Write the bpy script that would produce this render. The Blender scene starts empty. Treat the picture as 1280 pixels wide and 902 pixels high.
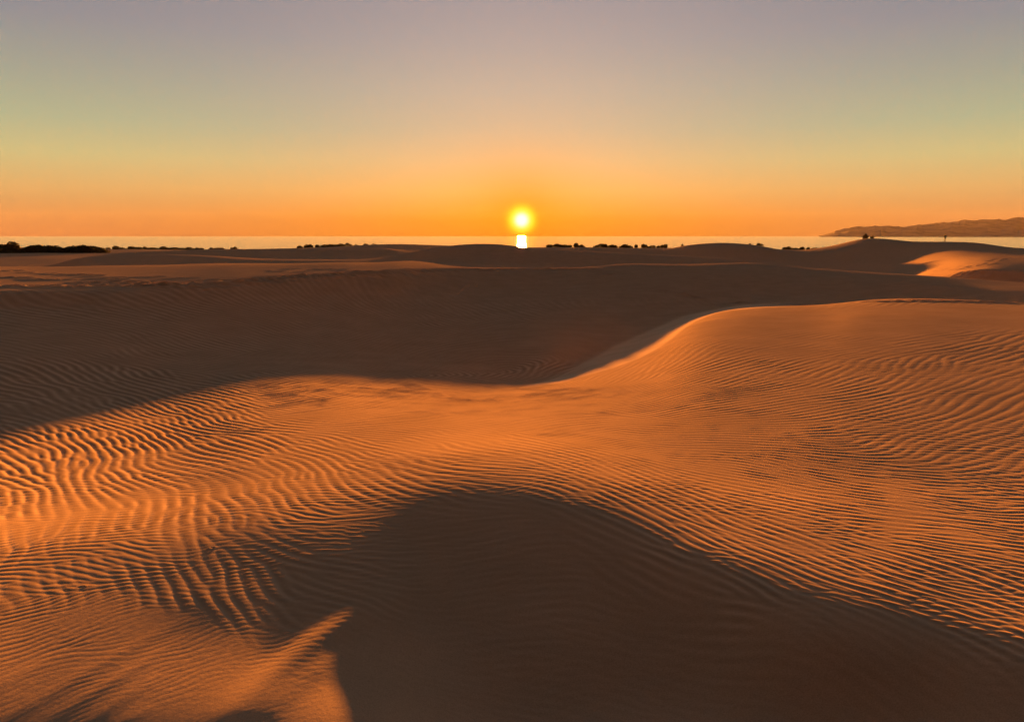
import bpy, bmesh, math, random
import numpy as np
from mathutils import Vector

random.seed(7)
rng = np.random.default_rng(11)
scene = bpy.context.scene
C = scene.collection

# ------------------------------------------------------------------ camera
W, H, F = 1280.0, 902.0, 940.0
PITCH = math.atan((451 - 294.5) / F)          # the sea horizon sits on row 294.5
EYE = 12.0                                    # eye height above the sea
EV = 4.6                                      # exposure of the photograph
K = 2.0 ** -EV


def ray(px, py):
    u = (px - W / 2) / F
    v = (H / 2 - py) / F
    return (u, math.cos(PITCH) + v * math.sin(PITCH), -math.sin(PITCH) + v * math.cos(PITCH))


def polar(px, py, z=None, r=None):
    """A sight line meets either the level z or the distance r -> (azimuth, r, z), eye at 0."""
    x, y, d = ray(px, py)
    h = math.hypot(x, y)
    if r is None:
        r = z / d * h
    return math.atan2(x, y), r, d / h * r


cam = bpy.data.cameras.new("camera")
cam.sensor_width = 36.0
cam.lens = F / W * 36.0
cam.clip_start = 0.05
cam.clip_end = 60000
co = bpy.data.objects.new("camera", cam)
C.objects.link(co)
co.location = (0, 0, EYE)
co.rotation_euler = (math.radians(90) - PITCH, 0, 0)
scene.camera = co

SUN = Vector(ray(652, 275)).normalized()
SUN_EL = math.asin(SUN.z)
SUN_AZ = math.atan2(SUN.x, SUN.y)

# ------------------------------------------------------------------ helpers


def pchip(xk, yk, x):
    xk = np.asarray(xk, float)
    yk = np.asarray(yk, float)
    h = np.diff(xk)
    d = np.diff(yk) / h
    m = np.zeros_like(yk)
    m[0], m[-1] = d[0], d[-1]
    a, b = d[:-1], d[1:]
    w1 = 2 * h[1:] + h[:-1]
    w2 = h[1:] + 2 * h[:-1]
    ok = a * b > 0
    with np.errstate(divide='ignore', invalid='ignore'):
        hm = (w1 + w2) / (w1 / a + w2 / b)
    m[1:-1] = np.where(ok, hm, 0)
    x = np.clip(x, xk[0], xk[-1])
    i = np.clip(np.searchsorted(xk, x) - 1, 0, len(xk) - 2)
    t = (x - xk[i]) / h[i]
    t2, t3 = t * t, t * t * t
    return ((2 * t3 - 3 * t2 + 1) * yk[i] + (t3 - 2 * t2 + t) * h[i] * m[i]
            + (-2 * t3 + 3 * t2) * yk[i + 1] + (t3 - t2) * h[i] * m[i + 1])


def blur(a, sig, axis):
    n = max(1, int(3 * sig))
    k = np.exp(-0.5 * (np.arange(-n, n + 1) / sig) ** 2)
    k /= k.sum()
    a = np.moveaxis(a, axis, 0)
    p = np.concatenate([np.repeat(a[:1], n, 0), a, np.repeat(a[-1:], n, 0)], 0)
    out = np.zeros_like(a)
    for j, w in enumerate(k):
        out += w * p[j:j + len(a)]
    return np.moveaxis(out, 0, axis)


def bilinear(g, fi, fj):
    i = np.clip(fi.astype(int), 0, g.shape[0] - 2)
    j = np.clip(fj.astype(int), 0, g.shape[1] - 2)
    a = np.clip(fi - i, 0, 1)
    b = np.clip(fj - j, 0, 1)
    return (g[i, j] * (1 - a) * (1 - b) + g[i + 1, j] * a * (1 - b)
            + g[i, j + 1] * (1 - a) * b + g[i + 1, j + 1] * a * b)


def smooth_noise(shape, sig_i, sig_j, seed):
    r = np.random.default_rng(seed)
    ki = np.fft.fftfreq(shape[0])[:, None] * 2 * np.pi
    kj = np.fft.fftfreq(shape[1])[None, :] * 2 * np.pi
    f = np.fft.fft2(r.standard_normal(shape)) * np.exp(-0.5 * ((ki * sig_i) ** 2 + (kj * sig_j) ** 2))
    n = np.fft.ifft2(f).real
    return n / n.std()


# ------------------------------------------------------------------ the dune field
# Each line is one terrain feature (foot, crest, brink, trough) from the left to
# the right of the view, nearest first. ('p', column, row, level) or ('r', column, distance, level).
LINES = [
    [('r', -300, 0.35, -1.62), ('r', 400, 0.35, -1.60), ('r', 1580, 0.35, -1.75)],
    # bottom of the view
    [('p', -300, 902, -1.495), ('p', 0, 902, -1.488), ('p', 200, 902, -1.469), ('p', 300, 902, -1.459), ('p', 390, 902, -1.455), ('p', 440, 902, -1.464), ('p', 490, 902, -1.492), ('p', 560, 902, -1.58),
     ('p', 700, 902, -1.70), ('p', 950, 902, -1.67), ('p', 1160, 902, -1.60), ('p', 1280, 904, -1.525), ('p', 1580, 955, -1.52)],
    # inside the near hollow
    [('p', -300, 830, -1.505), ('p', 0, 830, -1.498), ('p', 200, 830, -1.480), ('p', 290, 830, -1.474), ('p', 340, 830, -1.477), ('p', 395, 830, -1.473), ('p', 430, 830, -1.483), ('p', 470, 830, -1.503), ('p', 540, 830, -1.56),
     ('p', 700, 820, -1.595), ('p', 850, 830, -1.60), ('p', 1000, 865, -1.56), ('p', 1160, 880, -1.55), ('p', 1280, 892, -1.50), ('p', 1580, 945, -1.50)],
    [('p', -300, 760, -1.52), ('p', 0, 760, -1.512), ('p', 200, 760, -1.491), ('p', 290, 765, -1.478), ('p', 340, 765, -1.479), ('p', 420, 755, -1.468), ('p', 455, 745, -1.466), ('p', 510, 740, -1.495),
     ('p', 700, 740, -1.51), ('p', 850, 765, -1.505), ('p', 1000, 820, -1.49), ('p', 1160, 845, -1.48), ('p', 1280, 868, -1.45), ('p', 1580, 925, -1.45)],
    # near crest
    [('p', -300, 690, -1.535), ('p', 0, 700, -1.526), ('p', 200, 695, -1.501), ('p', 330, 685, -1.474), ('p', 420, 672, -1.459), ('p', 470, 646, -1.449), ('p', 510, 626, -1.436), ('p', 560, 614, -1.405),
     ('p', 610, 611, -1.385), ('p', 680, 620, -1.38), ('p', 760, 650, -1.385), ('p', 840, 692, -1.395), ('p', 940, 742, -1.405),
     ('p', 1040, 785, -1.41), ('p', 1160, 815, -1.41), ('p', 1280, 842, -1.41), ('p', 1580, 900, -1.41)],
    # lit flank
    [('p', -300, 660, -1.68), ('p', 0, 630, -1.68), ('p', 200, 605, -1.675), ('p', 330, 572, -1.66), ('p', 420, 555, -1.66), ('p', 500, 545, -1.66),
     ('p', 600, 535, -1.68), ('p', 680, 530, -1.69), ('p', 760, 540, -1.62), ('p', 840, 560, -1.56), ('p', 940, 580, -1.52),
     ('p', 1040, 590, -1.50), ('p', 1160, 590, -1.50), ('p', 1280, 590, -1.50), ('p', 1580, 590, -1.50)],
    # where the flank meets the hollow; on the right the sharp brink
    [('p', -300, 640, -1.85), ('p', 0, 565, -1.93), ('p', 100, 540, -1.97), ('p', 200, 512, -2.04), ('p', 330, 479, -2.11), ('p', 420, 474, -2.20), ('p', 500, 478, -2.29),
     ('p', 600, 488, -2.30), ('p', 640, 488, -2.28), ('p', 700, 480, -2.27), ('p', 760, 463, -2.24), ('p', 800, 449, -2.18), ('p', 830, 432, -2.12), ('p', 850, 416, -2.06), ('p', 870, 402, -2.00),
     ('p', 900, 391, -1.95), ('p', 950, 385, -1.90), ('p', 1000, 384.5, -1.87), ('p', 1040, 381.5, -1.86), ('p', 1062, 377, -1.85), ('p', 1090, 374, -1.84), ('p', 1150, 373, -1.79),
     ('p', 1280, 377, -1.72), ('p', 1580, 392, -1.55)],
    # floor of the shaded hollow / foot of the slip face
    [('r', -300, 11, -2.35), ('p', 0, 490, -2.16), ('p', 200, 450, -2.32), ('p', 400, 432, -2.52), ('p', 560, 437, -2.72), ('p', 640, 462, -2.68), ('p', 690, 473, -2.62),
     ('p', 730, 452, -2.72), ('p', 770, 430, -2.76), ('p', 850, 396, -2.62), ('p', 920, 381, -2.52), ('p', 1000, 377, -2.42),
     ('r', 1100, 28.5, -2.5), ('r', 1280, 26, -2.35), ('r', 1580, 23, -2.2)],
    # face under the long crest
    [('p', -300, 392, -1.85), ('p', 0, 386, -1.95), ('p', 160, 386, -1.97), ('p', 300, 380, -2.0), ('p', 440, 372, -2.13), ('p', 540, 370, -2.35), ('p', 640, 368, -2.5), ('p', 740, 366, -2.4),
     ('p', 850, 350, -2.05), ('p', 920, 341, -1.84), ('p', 1000, 345, -1.90), ('p', 1100, 350.5, -1.90), ('p', 1200, 356, -1.90), ('p', 1280, 362, -1.88), ('p', 1580, 372, -1.7)],
    # the long crest with the footprints
    [('p', -300, 366, -1.55), ('p', 0, 364, -1.58), ('p', 160, 362, -1.60), ('p', 240, 358, -1.56), ('p', 300, 352, -1.50), ('p', 370, 346, -1.45), ('p', 440, 341, -1.42), ('p', 490, 338.3, -1.44), ('p', 525, 337.3, -1.56), ('p', 545, 337, -1.61), ('p', 570, 336.6, -1.69), ('p', 595, 336.3, -1.77), ('p', 640, 336, -1.81),
     ('p', 700, 335.5, -1.84), ('p', 740, 334.5, -1.82), ('p', 765, 331.5, -1.74), ('p', 790, 329.5, -1.70), ('p', 850, 331, -1.70), ('p', 900, 329.5, -1.64), ('p', 940, 329, -1.62), ('p', 1000, 334, -1.72), ('p', 1100, 342, -1.78),
     ('p', 1200, 348, -1.82), ('p', 1280, 354, -1.84), ('p', 1580, 368, -1.8)],
    # the trampled shelf behind it, on the right a trough
    [('p', -300, 334, -1.76), ('p', 0, 333, -1.80), ('p', 100, 332.5, -1.77), ('p', 190, 331.5, -1.80), ('p', 250, 330, -1.90), ('p', 300, 329.5, -1.97), ('p', 350, 330, -2.10), ('p', 400, 330.5, -2.28), ('p', 460, 330, -2.30), ('p', 520, 327, -2.25),
     ('r', 600, 56, -2.5), ('r', 740, 56, -2.8), ('r', 900, 58, -2.7), ('r', 1000, 54, -2.7), ('r', 1100, 52, -2.75), ('r', 1280, 46, -2.7), ('r', 1580, 44, -2.6)],
    [('r', -300, 66, -3.6), ('r', 300, 70, -3.8), ('r', 420, 70, -3.6), ('r', 480, 70, -2.9), ('r', 560, 70, -2.5), ('r', 740, 68, -3.0), ('r', 900, 68, -3.2), ('r', 1000, 62, -3.2),
     ('r', 1100, 58, -3.1), ('r', 1200, 56, -2.9), ('r', 1580, 54, -2.8)],
    # second row of dunes
    [('r', -300, 92, -4.0), ('r', 0, 92, -4.0), ('p', 66, 331, -3.7), ('p', 85, 325, -3.0), ('p', 110, 320, -2.5), ('p', 150, 318.5, -2.35), ('p', 200, 318, -2.3), ('p', 260, 320, -2.45), ('p', 330, 324, -2.8), ('p', 400, 325.5, -2.95), ('p', 460, 326, -3.0),
     ('p', 490, 322, -2.6), ('p', 520, 315, -1.95), ('p', 545, 310, -1.45), ('p', 575, 306.5, -1.1), ('p', 600, 305.3, -0.98), ('p', 625, 306, -1.04), ('p', 650, 309, -1.30), ('p', 680, 311.7, -1.55),
     ('p', 760, 316, -1.95), ('p', 860, 321, -2.4), ('p', 920, 325, -2.6), ('r', 980, 80, -3.6), ('r', 1040, 72, -4.3), ('r', 1110, 68, -3.8), ('r', 1152, 64, -3.1),
     ('r', 1180, 60, -2.65), ('r', 1200, 58, -2.35), ('r', 1240, 54, -2.1), ('r', 1280, 52, -2.15), ('r', 1580, 60, -3.2)],
    [('r', -300, 135, -4.6), ('r', 300, 135, -4.6), ('r', 600, 130, -3.8), ('r', 900, 120, -4.0), ('r', 1000, 112, -4.9), ('r', 1060, 106, -5.0), ('r', 1128, 102, -4.6), ('r', 1156, 98, -3.6), ('r', 1180, 95, -2.95), ('r', 1200, 92, -2.48), ('r', 1240, 88, -2.2), ('r', 1280, 86, -2.2), ('r', 1580, 105, -3.0)],
    [('r', -300, 165, -4.6), ('r', 600, 160, -4.4), ('r', 900, 140, -4.4), ('r', 1000, 146, -4.9), ('r', 1040, 145, -5.0), ('r', 1060, 144, -5.0), ('r', 1085, 142, -4.9), ('r', 1128, 138, -4.4), ('r', 1156, 134, -3.5), ('r', 1178, 132, -2.9), ('r', 1200, 130, -2.6), ('r', 1240, 130, -2.5), ('r', 1280, 130, -2.6), ('r', 1580, 145, -3.4)],
    # third row, with the walker's dune on the right
    [('r', -300, 205, -4.1), ('p', 0, 318, -4.5), ('p', 130, 318, -4.5), ('p', 200, 315, -4.0), ('p', 270, 312.5, -3.55), ('p', 350, 311.5, -3.4), ('p', 430, 311, -3.3), ('p', 480, 311, -3.3), ('p', 515, 316, -4.1),
     ('r', 560, 190, -4.2), ('r', 690, 185, -3.9), ('p', 720, 309.5, -2.85), ('p', 780, 311, -3.05), ('p', 830, 312, -3.15), ('p', 850, 308.5, -2.5), ('p', 870, 305.5, -1.95), ('p', 900, 304.2, -1.70), ('p', 925, 305.5, -1.95),
     ('p', 950, 308.5, -2.4), ('p', 980, 314, -3.5), ('p', 1000, 314.5, -3.55), ('p', 1020, 312, -3.12), ('p', 1040, 308.5, -2.52), ('p', 1060, 303.5, -1.64), ('p', 1073, 300.5, -1.1), ('p', 1085, 298.8, -0.79), ('p', 1105, 299.3, -0.86), ('p', 1125, 301.3, -1.20),
     ('p', 1140, 302.8, -1.44), ('p', 1180, 302.8, -1.42), ('p', 1215, 303, -1.46), ('p', 1240, 306, -1.98), ('p', 1262, 309.5, -2.6), ('p', 1280, 310.5, -2.75), ('p', 1580, 313, -3.4)],
    [('r', -300, 290, -6.2), ('r', 500, 280, -6.2), ('r', 1000, 290, -6.5), ('r', 1580, 310, -6.5)],
    # the last dunes before the beach
    [('p', -300, 308, -5.6), ('p', 0, 308, -5.6), ('p', 130, 312, -6.8), ('p', 200, 312, -6.8), ('p', 260, 312.5, -7.0), ('p', 320, 311.5, -6.6), ('p', 370, 310, -6.2), ('p', 430, 308, -5.5), ('p', 500, 305.7, -4.6), ('p', 540, 307, -5.1), ('p', 575, 309, -5.8),
     ('p', 650, 311, -6.4), ('p', 700, 310.5, -6.2), ('p', 850, 310.5, -6.2), ('p', 960, 312, -6.6), ('p', 1030, 312.5, -6.8), ('p', 1280, 311.5, -6.5), ('p', 1580, 310, -6.2)],
    [('r', -300, 490, -9.6), ('r', 600, 490, -9.6), ('r', 1580, 490, -9.6)],
    [('r', -300, 610, -12.4), ('r', 600, 610, -12.4), ('r', 1580, 610, -12.4)],
    [('r', -300, 1150, -16.0), ('r', 600, 1150, -16.0), ('r', 1580, 1150, -16.0)],
]

TH0, DTH = -0.74, 0.0018
NTH = int(round(2 * 0.74 / DTH)) + 1
th = TH0 + DTH * np.arange(NTH)
segs = [(0.35, 1.7, 0.012), (1.7, 16.0, 0.0018), (16.0, 64.0, 0.0022), (64.0, 440.0, 0.0040), (440.0, 1150.0, 0.02)]
lr = []
for a, b, s in segs:
    n = int(math.ceil(math.log(b / a) / s))
    lr.append(np.linspace(math.log(a), math.log(b), n, endpoint=False))
lr = np.concatenate(lr + [np.array([math.log(1150.0)])])
rr = np.exp(lr)
NR = len(rr)

lr_k, z_k = [], []
for ln in LINES:
    pts = []
    for q in ln:
        if q[0] == 'p':
            pts.append(polar(q[1], q[2], z=q[3]))
        else:
            x, y, _ = ray(q[1], 350)
            pts.append((math.atan2(x, y), q[2], q[3]))
    pts.sort()
    t, r_, z_ = map(np.array, zip(*pts))
    lr_k.append(pchip(t, np.log(r_), th))
    z_k.append(pchip(t, z_, th))
k5 = 6                                                # the brink line; the next one is the foot
fx = np.tan(th) * F + 640
wS = np.clip((fx - 610) / 60, 0, 1) * np.clip((960 - fx) / 60, 0, 1)
d_lr, d_z = lr_k[k5 + 1] - lr_k[k5], z_k[k5 + 1] - z_k[k5]
pre = (lr_k[k5] + .80 * d_lr, z_k[k5] + (.90 * (1 - wS) + .84 * wS) * d_z)
post = (lr_k[k5 + 1] + .05, z_k[k5 + 1] + .003 + .02 * wS)
lr_k[k5 + 1:k5 + 1] = [pre[0]]
z_k[k5 + 1:k5 + 1] = [pre[1]]
lr_k.insert(k5 + 3, post[0])
z_k.insert(k5 + 3, post[1])
lr_k = blur(np.array(lr_k), 3.0, 1)
z_k = blur(np.array(z_k), 3.0, 1)
for i in range(1, len(lr_k)):
    lr_k[i] = np.maximum(lr_k[i], lr_k[i - 1] + 0.015)
Z = np.empty((NTH, NR))
for i in range(NTH):
    Z[i] = pchip(np.exp(lr_k[:, i]), z_k[:, i], rr)

TH, RR = np.meshgrid(th, rr, indexing='ij')
XX, YY = RR * np.sin(TH), RR * np.cos(TH)

# round off the lofted knots: more close by, little at the brinks far out
LR = np.broadcast_to(lr, Z.shape)
near = Z.copy()
near = blur(blur(near, 26.0, 1), 14.0, 0)
mid = blur(blur(Z, 4.0, 1), 3.0, 0)
w = np.clip((LR - math.log(6.0)) / (math.log(9.0) - math.log(6.0)), 0, 1)
w = w * w * (3 - 2 * w)
far = mid
mid = blur(blur(Z, 14.0, 1), 10.0, 0)
w2 = np.clip((LR - math.log(12.0)) / (math.log(17.5) - math.log(12.0)), 0, 1)
mid = mid * (1 - w2) + far * w2
w3 = np.clip((LR - math.log(17.5)) / 0.06, 0, 1) * np.clip((math.log(32) - LR) / 0.2, 0, 1)
mid = mid * (1 - w3) + blur(blur(Z, 4.0, 1), 12.0, 0) * w3
Z = near * (1 - w) + mid * w


def surf(px, py):
    """First hit of a sight line with the dune field -> index, azimuth, log r."""
    x, y, d = ray(px, py)
    t = math.atan2(x, y)
    i = int(np.clip(round((t - TH0) / DTH), 0, NTH - 1))
    s = d / math.hypot(x, y)
    hit = np.nonzero(Z[i] >= s * rr)[0]
    hit = hit[hit > 5]
    j = int(hit[0]) if len(hit) else NR - 1
    return i, j, t, lr[j]


# ---- wind ripples -----------------------------------------------------------
# grown by repeated oriented filtering (like fingerprints), so that crests fork and end
G = 0.0030
t_g = np.arange(-0.76, 0.76, G)
l_g = np.arange(math.log(1.6), math.log(34.0), G)
TG, LG = np.meshgrid(t_g, l_g, indexing='ij')
ORI = [  # column, row, slope of the crest lines in degrees
    (30, 545, -24), (150, 540, -25), (250, 500, -20), (400, 490, -5), (500, 490, -3), (600, 490, 7), (640, 500, 2),
    (60, 590, -40), (200, 585, -30), (300, 565, -22), (400, 555, -14), (350, 600, -38), (100, 640, -78), (200, 640, -82), (40, 660, -86),
    (250, 650, -72), (300, 625, -55), (380, 610, -35), (480, 600, -25), (560, 600, -15), (640, 590, -8), (560, 550, -12), (450, 540, -4),
    (220, 700, -60), (280, 720, -45), (330, 740, -35), (350, 700, -25), (420, 700, -5), (450, 680, 8), (400, 740, -10), (100, 720, -75), (60, 800, 35), (200, 820, 38),
    (700, 500, -4), (750, 540, -8), (850, 500, 5), (900, 470, 10), (900, 540, -4), (700, 580, -15), (760, 620, -20), (850, 680, -25),
    (940, 720, -25), (1050, 700, -16), (1150, 740, -18), (1250, 780, -22), (1000, 600, -12), (1100, 600, -8), (1000, 500, 5), (1100, 480, 12),
    (1180, 480, 18), (1230, 470, 26), (1262, 510, 36), (1250, 550, 26), (1200, 560, 16), (1150, 530, 10), (1250, 620, 2), (1200, 650, -5), (1270, 430, 20),
    (300, 440, -8), (100, 480, -22), (30, 510, -25), (600, 455, -8), (680, 470, 22), (450, 445, -5), (200, 430, -12), (600, 700, 8), (900, 800, -15), (1000, 430, 8), (1150, 420, 5), (800, 460, 18)]
AMP = [  # column, row, height relative to the wavelength
    (30, 545, 0.052), (150, 540, 0.058), (250, 500, 0.055), (400, 490, 0.052), (500, 490, 0.052), (600, 490, .036), (640, 510, .022), (60, 600, 0.055), (200, 590, 0.052),
    (300, 565, 0.052), (400, 555, .030), (350, 600, .022), (100, 640, .032), (200, 640, .030), (40, 660, .028), (250, 650, .028), (300, 625, .022), (380, 610, .022),
    (480, 600, .025), (560, 600, .022), (640, 590, .022), (560, 550, .014), (620, 530, .013), (450, 540, .018), (220, 700, .022), (280, 720, .022), (330, 740, .020), (350, 700, .020),
    (420, 700, .018), (450, 680, .018), (400, 745, .012), (100, 720, .016), (60, 780, .004), (200, 800, .004), (60, 860, .003), (300, 860, .002), (420, 800, .002),
    (700, 500, .026), (750, 540, .024), (850, 500, .024), (800, 460, .010), (900, 470, .018), (900, 540, .015), (700, 580, .020), (760, 620, .026), (850, 680, .030), (940, 720, .030),
    (1050, 700, .024), (1150, 740, .028), (1250, 780, .030), (1000, 600, .017), (1100, 600, .016), (1000, 500, .016), (1100, 480, .016), (1180, 480, .008), (1230, 470, .009),
    (1262, 510, .010), (1250, 550, .010), (1200, 560, .009), (1250, 620, .014), (1200, 650, .016), (1270, 430, .010), (1000, 430, .008), (1150, 420, .006), (1250, 400, .001), (950, 400, .001), (900, 410, .003),
    (300, 440, .040), (100, 480, .040), (30, 510, .028), (600, 455, .045), (690, 470, .030), (660, 480, .034), (450, 445, .040), (200, 430, .018), (500, 400, .020), (300, 400, .020), (760, 445, .002), (800, 425, 0), (840, 405, 0), (730, 466, .002),
    (600, 660, .007), (520, 660, .007), (700, 690, .006), (600, 760, .003), (500, 840, .001), (800, 800, .002), (1000, 850, .001), (1200, 870, .001), (860, 745, .005), (1000, 800, .004), (1150, 832, .004), (760, 705, .005)]


def crest_dir(px, py, ang):
    e = 4.0
    dx, dy = e * math.cos(math.radians(ang)), -e * math.sin(math.radians(ang))
    i, j, t, l = surf(px, py)
    z = Z[i, j]
    # nearly level ground around the hit, tilted like the dune there
    j2 = min(j + 30, NR - 1)
    sl = (Z[i, j2] - Z[i, j]) / (rr[j2] - rr[j])
    hit = []
    for s in (-1, 1):
        x, y, d = ray(px + s * dx, py + s * dy)
        h = math.hypot(x, y)
        a = d / h
        r = (z - sl * rr[j]) / min(a - sl, -0.02)
        hit.append((math.atan2(x, y), math.log(max(r, .2))))
    return t, l, math.atan2(hit[1][1] - hit[0][1], hit[1][0] - hit[0][0])


def scatter(pts, vals, sig):
    num = np.zeros(vals.shape[1:] + TG.shape) if vals.ndim > 1 else np.zeros(TG.shape)
    den = np.full(TG.shape, 1e-9)
    for (t, l), v in zip(pts, vals):
        d2 = (TG - t) ** 2 + ((LG - l) * 0.8) ** 2
        k = np.exp(-d2 / (2 * sig * sig)) / (d2 + 0.0006) + 1e-4 / (d2 + 0.01)
        den += k
        num += k * v
    return num / den


op, oc, os_ = [], [], []
for q in ORI:
    t, l, a = crest_dir(*q)
    op.append((t, l))
    oc.append(math.cos(2 * a))
    os_.append(math.sin(2 * a))
c2 = scatter(op, np.array(oc), 0.07)
s2 = scatter(op, np.array(os_), 0.07)
phi = 0.5 * np.arctan2(s2, c2)                       # crest direction
wav = 1 / (1 + np.exp((TG + 0.10) / 0.07))
phi += (0.07 + 0.01 * wav) * smooth_noise(TG.shape, 17, 17, 3) + (0.03 + 0.045 * wav) * smooth_noise(TG.shape, 5, 5, 4)
ap, av = [], []
for px, py, a in AMP:
    i, j, t, l = surf(px, py)
    ap.append((t, l))
    av.append(a)
amp = np.clip(scatter(ap, np.array(av), 0.05), 0, None)
amp *= (0.92 - 0.20 * wav) * np.clip(1 + (0.10 + 0.12 * wav) * smooth_noise(TG.shape, 17, 17, 5) + 0.28 * smooth_noise(TG.shape, 4, 4, 6), 0.2, 2.0)


def grow(lams, lamf, phi, seed, iters=6, nor=12, keep=0.75):
    """lams: wavelengths of the filter bank, lamf: wanted wavelength at every point"""
    r = np.random.default_rng(seed)
    ki = np.fft.fftfreq(TG.shape[0], G)[:, None] * 2 * np.pi
    kj = np.fft.fftfreq(TG.shape[1], G)[None, :] * 2 * np.pi
    ka = np.mod(phi + np.pi / 2, np.pi) / np.pi * nor
    i0 = np.floor(ka).astype(int) % nor
    fr = ka - np.floor(ka)
    ll = np.log(lams)
    nl = len(lams)
    lp = np.clip(np.interp(np.log(lamf), ll, np.arange(nl)), 0, nl - 1)
    bank = []
    for m_i, lam in enumerate(lams):
        wl = np.clip(1 - np.abs(lp - m_i), 0, 1)
        for n in range(nor):
            a = np.pi * n / nor
            k0, sg = 2 * np.pi / lam, keep * lam
            kx, ky = k0 * math.cos(a), k0 * math.sin(a)
            wgt = (np.where(i0 == n, 1 - fr, 0) + np.where((i0 + 1) % nor == n, fr, 0)) * wl
            if wgt.max() <= 0:
                continue
            bank.append((n, np.exp(-0.5 * sg ** 2 * ((ki - kx) ** 2 + (kj - ky) ** 2)) * lam, wgt))
    u = r.standard_normal(TG.shape)
    for it in range(iters):
        U = np.fft.fft2(u)
        out = np.zeros(TG.shape, complex)
        for n, filt, wgt in bank:
            f = np.fft.ifft2(U * filt)
            # flipped branch of the orientation: keep the phase running away from the camera
            if n == 0:
                f = np.where((i0 == nor - 1), np.conj(f), f)
            out += wgt * f
        loc = np.sqrt(blur(blur(out.real ** 2, 14, 0), 14, 1)) + 1e-9
        u = out.real / loc
        if it < iters - 1:
            u = np.tanh(1.6 * u)
    v = out.imag / loc
    return u, np.minimum(np.hypot(u, v), 1.7), v


WAV = [(100, 660, .0165), (250, 650, .0165), (40, 600, .0120), (150, 540, .0105), (300, 500, .0105), (500, 490, .0118), (400, 560, .0135), (300, 720, .018), (600, 590, .018), (800, 660, .019), (950, 730, .020), (1200, 770, .021),
       (700, 500, .0120), (850, 500, .0130), (950, 560, .0140), (1000, 480, .0125), (1150, 480, .012), (1250, 500, .014), (1100, 600, .0155), (1200, 650, .0165), (1000, 640, .018), (300, 440, .0105), (100, 480, .0115), (600, 455, .0105), (450, 420, .010)]
wp, wv_ = [], []
for px, py, a in WAV:
    i, j, t, l = surf(px, py)
    wp.append((t, l))
    wv_.append(a)
lamf = scatter(wp, np.array(wv_), 0.06)
u1, mag, v1 = grow([.0102, .0138, .0185], lamf, phi, 21)
# secondary finer set
phi2 = 0.25 * phi + 0.20 * smooth_noise(TG.shape, 11, 11, 8) + 0.12 * smooth_noise(TG.shape, 4, 4, 18)
u2, mag2, v2 = grow([.0125], np.full(TG.shape, .0125), phi2, 33, iters=3, keep=0.5)
AMP2 = [(60, 720, .007), (200, 720, .008), (350, 700, .010), (430, 680, .010), (100, 790, .005), (100, 850, .0035), (230, 800, .005), (250, 850, .004), (340, 790, .006), (400, 880, .002), (300, 890, .003), (430, 850, .002), (100, 620, .005), (250, 640, .006), (200, 560, .004), (400, 500, .002),
        (620, 530, .001), (750, 500, .001), (600, 590, .007), (760, 640, .009), (900, 640, .010), (1050, 650, .011), (1200, 660, .011), (1250, 760, .011), (1000, 740, .011), (900, 580, .008), (1100, 570, .007), (1200, 480, .005), (1000, 480, .003),
        (1100, 400, .001), (600, 680, .006), (560, 800, .004), (800, 780, .004), (1100, 860, .002), (300, 440, .002), (750, 440, .000)]
wp, wv_ = [], []
for px, py, a in AMP2:
    i, j, t, l = surf(px, py)
    wp.append((t, l))
    wv_.append(a)
amp2 = scatter(wp, np.array(wv_), 0.06) * np.clip(0.8 + 0.45 * smooth_noise(TG.shape, 35, 35, 9) + 0.35 * smooth_noise(TG.shape, 7, 7, 19), 0.05, 2)
fade = np.clip((math.log(32.0) - LG) / 0.35, 0, 1) * np.clip((LG - math.log(1.7)) / 0.2, 0, 1)
m = (rr > 1.65) & (rr < 33)
fi, fj = (TH[:, m] + 0.76) / G, (LR[:, m] - l_g[0]) / G


def cubic(g, fi, fj):
    """Catmull-Rom sampling of a grid"""
    i, j = np.floor(fi).astype(int), np.floor(fj).astype(int)
    a, b = fi - i, fj - j

    def wts(t_):
        return (-.5 * t_ + t_ ** 2 - .5 * t_ ** 3, 1 - 2.5 * t_ ** 2 + 1.5 * t_ ** 3, .5 * t_ + 2 * t_ ** 2 - 1.5 * t_ ** 3, -.5 * t_ ** 2 + .5 * t_ ** 3)
    wa, wb = wts(a), wts(b)
    out = 0
    for p in range(4):
        ip = np.clip(i + p - 1, 0, g.shape[0] - 1)
        for q_ in range(4):
            jq = np.clip(j + q_ - 1, 0, g.shape[1] - 1)
            out = out + wa[p] * wb[q_] * g[ip, jq]
    return out


ph = np.arctan2(cubic(v1, fi, fj), cubic(u1, fi, fj))
mg = np.clip(bilinear(mag, fi, fj), 0, 1.25)
# skewed profile: long stoss towards the sea, short sharp lee towards the camera
prof = np.cos(ph - 0.75 * np.sin(ph)) + 0.12 * np.cos(2 * ph)
am = bilinear(amp, fi, fj)
hr = prof * mg * bilinear(amp * 0.50 * lamf * fade, fi, fj)
ph2 = np.arctan2(cubic(v2, fi, fj), cubic(u2, fi, fj))
hr += np.cos(ph2 - 0.4 * np.sin(ph2)) * np.clip(bilinear(mag2, fi, fj), 0, 1.2) * bilinear(amp2 * 0.0125 * fade, fi, fj)
Z[:, m] += hr * RR[:, m]
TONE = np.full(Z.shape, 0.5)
TONE[:, m] -= 0.26 * np.cos(ph + 0.6) * mg * np.clip(am / 0.03, 0, 1) * bilinear(fade, fi, fj)
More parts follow.
